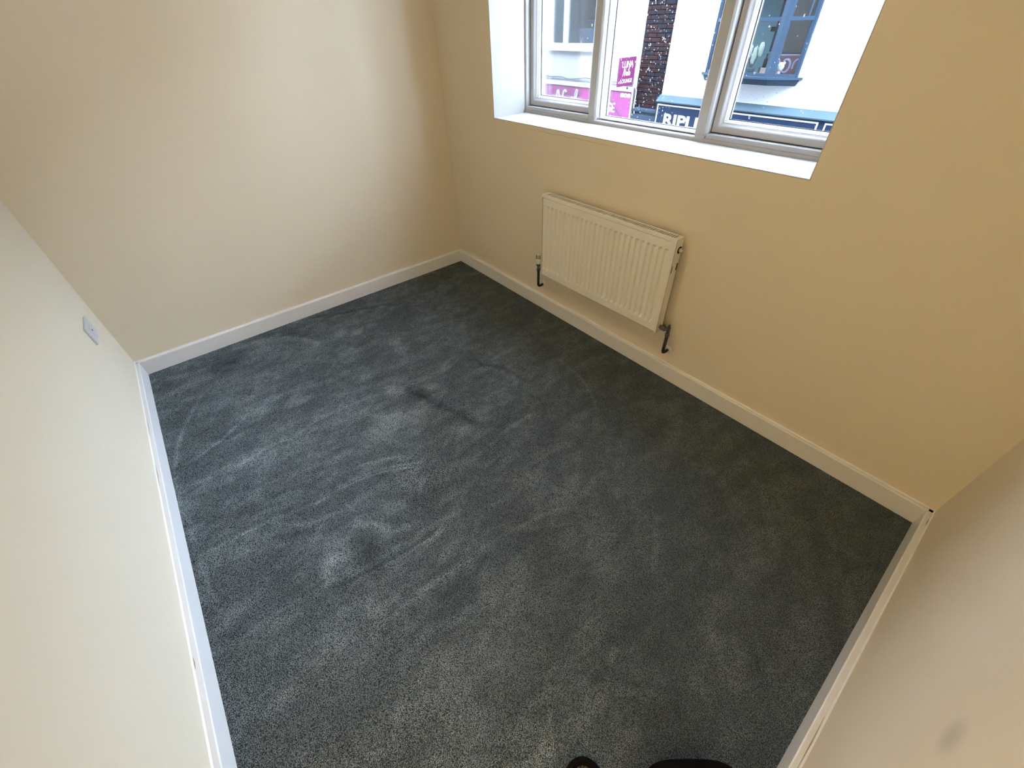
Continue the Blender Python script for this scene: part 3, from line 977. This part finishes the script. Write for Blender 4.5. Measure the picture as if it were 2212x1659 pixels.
obj('bolt', tube([(-4.64, PY - 0.021, 0.225), (-4.64, PY - 0.030, 0.225)], 0.024, 10), M_dark, ps)


def script_nails(ox, oz, s, fn, r):
    """handwritten word: each letter one brush stroke, as polylines in a unit box"""
    strokes = [
        [(-0.10, 0.05), (-0.02, 0.0), (0.05, 0.25), (0.12, 0.80), (0.17, 0.98), (0.22, 0.85), (0.28, 0.45), (0.36, 0.05), (0.40, 0.02), (0.45, 0.40), (0.50, 0.85), (0.58, 1.02), (0.66, 0.92)],
        [(0.82, 0.40), (0.74, 0.45), (0.66, 0.30), (0.66, 0.10), (0.74, 0.02), (0.82, 0.20), (0.85, 0.42), (0.83, 0.12), (0.90, 0.02)],
        [(0.90, 0.02), (0.98, 0.40), (0.96, 0.10), (1.03, 0.02), (1.10, 0.12)],
        [(1.00, 0.62), (1.02, 0.68)],
        [(1.10, 0.12), (1.22, 0.60), (1.30, 1.02), (1.24, 1.10), (1.18, 0.80), (1.16, 0.20), (1.24, 0.02), (1.32, 0.12)],
        [(1.32, 0.12), (1.42, 0.45), (1.50, 0.28), (1.50, 0.08), (1.40, 0.0), (1.34, 0.08)],
    ]
    bm = bmesh.new()
    for st in strokes:
        P = []
        n = len(st)
        for i in range(n - 1):
            p0, p1, p2, p3 = st[max(i - 1, 0)], st[i], st[i + 1], st[min(i + 2, n - 1)]
            for k in range(4):
                t = k / 4
                f = lambda a, b, c, d: 0.5 * (2 * b + (c - a) * t + (2 * a - 5 * b + 4 * c - d) * t * t + (3 * b - a - 3 * c + d) * t ** 3)
                P.append((f(p0[0], p1[0], p2[0], p3[0]), f(p0[1], p1[1], p2[1], p3[1])))
        P.append(st[-1])
        add_tube(bm, [fn(ox + x * s, oz + z * s) for x, z in P], r, 6)
    return bm


obj('script_lettering', script_nails(-7.12, -0.34, 0.60 * 0.62, lambda a, b: (-7.12 + (a + 7.12) * 1.75, PY - 0.002, b), 0.026), M_letter, ps)

# --- magenta projecting sign
ls = thing('projecting_sign', 'magenta projecting sign reading LUNA Nails LOUNGE on the house wall', 'sign')
SXP = -4.555
obj('board', box((SXP - 0.04, 7.455, 0.285), (SXP, 8.02, 0.815), 0.003, 1), M_purple, ls)
lettering('LUNA', 7.545, 0.635, 0.385, 0.115, 'x', SXP + 0.001, M_letter, ls, bold=0.0)
lettering('LOUNGE', 7.53, 0.345, 0.42, 0.075, 'x', SXP + 0.001, M_letter, ls, bold=0.0)
obj('script_lettering', script_nails(7.60, 0.48, 0.165, lambda a, b: (SXP + 0.001, a, b), 0.0048), M_letter, ls)
obj('bracket', box((SXP - 0.03, 7.98, 0.29), (SXP + 0.008, 8.03, 0.35)), M_flash, ls)

# --- cables on the left house
tag(obj('wall_cable', tube([(-8.6, YL - 0.02, 0.33), (-7.82, YL - 0.02, 0.336), (-7.68, YL - 0.02, 0.365), (-7.40, YL - 0.03, 0.31), (-6.955, YL - 0.03, 0.331), (-6.72, YL - 0.03, 0.285), (-6.47, YL - 0.03, 0.30), (-6.05, YL - 0.03, 0.345), (-5.5, YL - 0.03, 0.31), (-4.6, YL - 0.02, 0.31)], 0.011, 6), M_cable), 'black cable sagging along the top of the pink sign', 'cable')
tag(obj('sign_cable', tube([(-5.19, PY - 0.030, 0.16), (-5.12, PY - 0.032, 0.02), (-4.98, PY - 0.032, -0.16), (-4.80, PY - 0.032, -0.30), (-4.65, PY - 0.030, -0.40), (-4.6, PY - 0.030, -0.55)], 0.008, 6), M_cable), 'thin black cable hanging across the pink sign', 'cable')
tag(obj('pale_cable', tube([(-4.42, 7.93, 0.27), (-4.36, 7.92, 0.20), (-4.36, 7.92, 0.05), (-4.37, 7.92, -0.12), (-4.33, 7.92, -0.26)], 0.011, 6), M_cablew), 'pale cable hanging beside the brick pier', 'cable')

# --- brick pier between the houses
bp_ = thing('brick_pier', 'dark red brick pier between the two white houses', 'pier')
BX0, BX1 = -4.42, -3.69
obj('mortar_core', box((BX0, YB + 0.012, -3.2), (BX1, YB + 0.8, TOPZ)), M_mortar, bp_)
BZ0, BZ1, CRS = -0.13, 2.42, 0.075
cache = {}
row = 0
z = BZ0
while z < BZ1:
    x = BX0 - (0.1125 if row % 2 else 0.0)
    while x < BX1 - 0.005:
        a, b = max(x, BX0), min(x + 0.215, BX1)
        if b - a > 0.03:
            key = (round(b - a, 3), random.randrange(4))
            if key not in cache:
                bm = box((-(b - a) / 2, -0.03, -0.0325), ((b - a) / 2, 0.03, 0.0325), 0.004, 1)
                me = bpy.data.meshes.new('brick')
                bm.to_mesh(me)
                bm.free()
                me.materials.append(M_bricks[key[1]])
                cache[key] = me
            o = bpy.data.objects.new('brick', cache[key])
            C.objects.link(o)
            o.parent = bp_
            o.location = ((a + b) / 2, YB + 0.03 + random.uniform(-0.004, 0.004), z + 0.0325)
        x += 0.225
    z += CRS
    row += 1
obj('navy_cornice', prism([(YB + 0.05, -0.13), (YB - 0.10, -0.155), (YB - 0.10, -0.20), (YB - 0.05, -0.21), (YB - 0.05, -0.26), (YB - 0.08, -0.27), (YB - 0.08, -0.62), (YB + 0.05, -0.62)], 'x', BX0, BX1 - 0.03), M_navy2, bp_)

# --- right white house with bow window
rh = thing('bow_window_house', 'white rendered house with a slate blue bow window', 'building')
bm = bmesh.new()
bx0, bx1, bz0, bz1 = -2.72, -0.92, 0.61, 2.25
add_box(bm, (BX1, YR, -3.2), (bx0, YR + 0.9, TOPZ))
add_box(bm, (bx1, YR, -3.2), (9, YR + 0.9, TOPZ))
add_box(bm, (bx0, YR, -3.2), (bx1, YR + 0.9, bz0))
add_box(bm, (bx0, YR, bz1), (bx1, YR + 0.9, TOPZ))
obj('wall', bm, M_render, rh)
YF = 7.78
plan = [(bx0, YR), (-2.30, YF), (-1.345, YF), (bx1, YR)]


def bay_slab(pl, z0, z1, out=0.0, taper=0.0):
    """closed slab following the bow plan, pushed outwards by out; taper pulls in the lower edge"""
    bm = bmesh.new()

    def offs(d):
        return [(pl[0][0] - d * 1.0, YR + 0.03), (pl[0][0] - d * 0.9, pl[0][1] - d * 0.25), (pl[1][0] - d * 0.25, pl[1][1] - d), (pl[2][0] + d * 0.25, pl[2][1] - d), (pl[3][0] + d * 0.9, pl[3][1] - d * 0.25), (pl[3][0] + d * 1.0, YR + 0.03)]
    A = [bm.verts.new((x, y, z1)) for x, y in offs(out)]
    B = [bm.verts.new((x, y, z0)) for x, y in offs(out - taper)]
    bm.faces.new(A)
    bm.faces.new(list(reversed(B)))
    n = len(A)
    for i in range(n):
        bm.faces.new((A[i], B[i], B[(i + 1) % n], A[(i + 1) % n]))
    return bm


bay = obj('bow_window_sill', bay_slab(plan, 0.572, 0.606, 0.095), M_navy2, rh)
obj('soffit_board', bay_slab(plan, 0.478, 0.574, 0.055, 0.05), M_navy2, bay)
obj('bow_window_head', bay_slab(plan, 2.16, 2.28, 0.06), M_navy2, rh)


def bar(p, q, z0, z1, th, dep):
    """vertical-faced bar along the plan segment p-q"""
    p, q = Vector((*p, 0)), Vector((*q, 0))
    t = (q - p).normalized()
    n = Vector((t.y, -t.x, 0)) * (dep / 2)
    bm = bmesh.new()
    vs4 = [p - n, q - n, q + n, p + n]
    A = [bm.verts.new((v.x, v.y, z0)) for v in vs4]
    B = [bm.verts.new((v.x, v.y, z1)) for v in vs4]
    bm.faces.new(A)
    bm.faces.new(list(reversed(B)))
    for i in range(4):
        bm.faces.new((A[i], B[i], B[(i + 1) % 4], A[(i + 1) % 4]))
    return bm


def lerp(p, q, t):
    return (p[0] + (q[0] - p[0]) * t, p[1] + (q[1] - p[1]) * t)


for i in range(3):
    p, q = plan[i], plan[i + 1]
    obj('bottom_rail', bar(p, q, 0.606, 0.652, 0.05, 0.06), M_navy2, rh)
    obj('transom', bar(p, q, 1.382, 1.434, 0.05, 0.06), M_navy2, rh)
    obj('pane', bar(lerp(p, q, 0.02), lerp(p, q, 0.98), 0.64, 2.18, 0.01, 0.008), M_glass2, rh)
for i, p in enumerate(plan):
    if i in (1, 2):
        obj('post', prism([(p[0] - 0.078, p[1] - 0.035), (p[0], p[1] - 0.050), (p[0] + 0.074, p[1] - 0.022), (p[0] + 0.074, p[1] + 0.05), (p[0] - 0.078, p[1] + 0.05)], 'z', 0.606, 2.18), M_navy2, rh)
    else:
        s = 1 if i == 0 else -1
        obj('post', box((min(p[0], p[0] + s * 0.07), YR - 0.05, 0.606), (max(p[0], p[0] + s * 0.07), YR + 0.05, 2.18), 0.004, 1), M_navy2, rh)
mq = lerp(plan[2], plan[3], 0.68)
obj('glazing_bar', bar(lerp(plan[2], plan[3], 0.66), lerp(plan[2], plan[3], 0.72), 1.43, 2.18, 0.02, 0.03), M_navy2, rh)
obj('room_back', box((-2.9, YR + 0.40, 0.5), (-1.66, YR + 0.44, 2.4)), M_roomwall, rh)
obj('room_back', box((-2.72, YR + 0.80, 0.5), (-0.92, YR + 0.84, 2.4)), M_roomdark, rh)
obj('dark_blind', box((-1.62, YR + 0.10, 0.95), (-1.02, YR + 0.12, 2.2)), M_maroon2, rh)
obj('inner_sill', bay_slab(plan, 0.61, 0.625, -0.05), M_signwhite, rh)
# things standing in the bow window
rb = thing('maroon_sign_board', 'maroon board with large lilac round letters in the bow window', 'sign')
P_, Q_ = Vector((-1.46, 7.96, 0)), Vector((-0.99, 8.06, 0))
tdir = (Q_ - P_).normalized()
obj('board', bar((P_.x, P_.y), (Q_.x, Q_.y), 0.625, 0.905, 0.02, 0.02), M_maroon, rb)
obj('top_edge', bar((P_.x, P_.y), (Q_.x, Q_.y), 0.905, 0.925, 0.02, 0.024), M_lilac, rb)
nrm = Vector((tdir.y, -tdir.x, 0)) * 0.014


def arc_letter(t0, a0, a1, rx=0.068, rz=0.095):
    pts = []
    for i in range(17):
        q = a0 + (a1 - a0) * i / 16
        c = P_ + tdir * (t0 + rx * math.cos(q)) + nrm
        pts.append((c.x, c.y, 0.76 + rz * math.sin(q)))
    return tube(pts, 0.018, 6)


obj('letter', arc_letter(0.085, 0, 2 * math.pi), M_lilac, rb)
obj('letter', arc_letter(0.255, -2.4, 2.4), M_lilac, rb)
obj('letter', arc_letter(0.44, 1.2, 3.6), M_lilac, rb)
dl = thing('white_headed_doll', 'small pink doll with a white head in the bow window', 'figurine')
dx, dy = -1.255, 7.90
obj('body', tube([(dx, dy, 0.625), (dx, dy, 0.64), (dx, dy, 0.68), (dx, dy, 0.70)], [0.042, 0.045, 0.036, 0.02], 12), M_dollp, dl, smooth=True)
hd = obj('head', ball((dx + 0.01, dy, 0.755), (0.062, 0.055, 0.066)), M_doll, dl, smooth=True)
for e in ((0.025, 0.77), (-0.018, 0.775)):
    obj('eye', ball((dx + 0.01 + e[0], dy - 0.052, e[1] - 0.01), (0.007, 0.006, 0.008), 1), M_dark, hd)
obj('tuft', ball((dx + 0.055, dy, 0.805), (0.03, 0.02, 0.026), 1), M_doll, hd)
pl = thing('pampas_plant', 'dried cream plume plant standing in the bow window', 'plant')
px, py = -1.80, 7.93
obj('pot', tube([(px, py, 0.625), (px, py, 0.63), (px, py, 0.70), (px, py, 0.715)], [0.06, 0.065, 0.075, 0.07], 14), M_leafgrey, pl, smooth=True)
rnd = random.Random(5)
for k in range(7):
    q = rnd.uniform(-0.13, 0.10)
    tp = rnd.uniform(0.86, 1.04)
    obj('stem', tube([(px, py, 0.70), (px + q * 0.5, py + rnd.uniform(-.02, .02), 0.80), (px + q, py, tp)], 0.006, 5), M_leafgrey, pl)
    bm = bmesh.new()
    bmesh.ops.create_icosphere(bm, subdivisions=2, radius=1.0)
    for v in bm.verts:
        j = rnd.uniform(0.75, 1.25)
        v.co = Vector((px + q + v.co.x * 0.042 * j, py + v.co.y * 0.035 * j, tp - 0.05 + v.co.z * 0.10 * j))
    obj('plume', bm, M_plume, pl)
tag(obj('peach_card', box((-1.60, 7.905, 0.625), (-1.50, 7.925, 0.725), 0.004, 1), M_card), 'small peach card on the sill of the bow window', 'card')
bt = thing('dark_bottle', 'small dark bottle behind the bow window post', 'bottle')
obj('glass', tube([(-1.585, 7.99, 0.72), (-1.585, 7.99, 0.84), (-1.585, 7.99, 0.87), (-1.585, 7.99, 0.90)], [0.03, 0.03, 0.012, 0.012], 12), M_dark, bt, smooth=True)
obj('cap', tube([(-1.585, 7.99, 0.90), (-1.585, 7.99, 0.925)], 0.015, 10), M_dark, bt)
tag(obj('display_box', box((-1.66, 7.94, 0.625), (-1.52, 8.04, 0.72), 0.004, 1), M_leafgrey), 'dark display box below the dark bottle in the bow window', 'box')
tag(obj('dark_notice', box((-1.84, YR + 0.38, 1.22), (-1.70, YR + 0.40, 1.29), 0.004, 1), M_dark), 'small dark plaque on the wall inside the bow window', 'plaque')

# --- navy fascia sign
fs = thing('navy_shop_fascia', 'navy shop fascia reading RIPLEY below the bow window', 'sign')
NY = 7.88
obj('board', box((-3.715, NY, -0.72), (8.5, YR, 0.052)), M_navy, fs)
obj('capping', prism([(NY - 0.035, 0.035), (NY - 0.035, 0.055), (YR + 0.002, 0.160), (YR + 0.002, 0.035)], 'x', -3.725, 8.5), M_cap, fs)
obj('moulding', box((-3.715, NY - 0.022, 0.010), (8.5, NY, 0.036), 0.003, 1), M_navy, fs)


def border(x0, x1, z0, z1):
    obj('border_line', ring_frame(x0, x1, z0, z1, [(0, NY - 0.006), (0.026, NY - 0.006), (0.026, NY + 0.002), (0, NY + 0.002)]), M_letter, fs)


border(-3.68, -0.262, -0.60, 0.000)
border(-0.155, 3.2, -0.60, 0.000)
lettering('RIPLEY', -3.46, -0.400, 1.27, 0.232, 'y', NY - 0.002, M_letter, fs, bold=0.03)

centre_things()
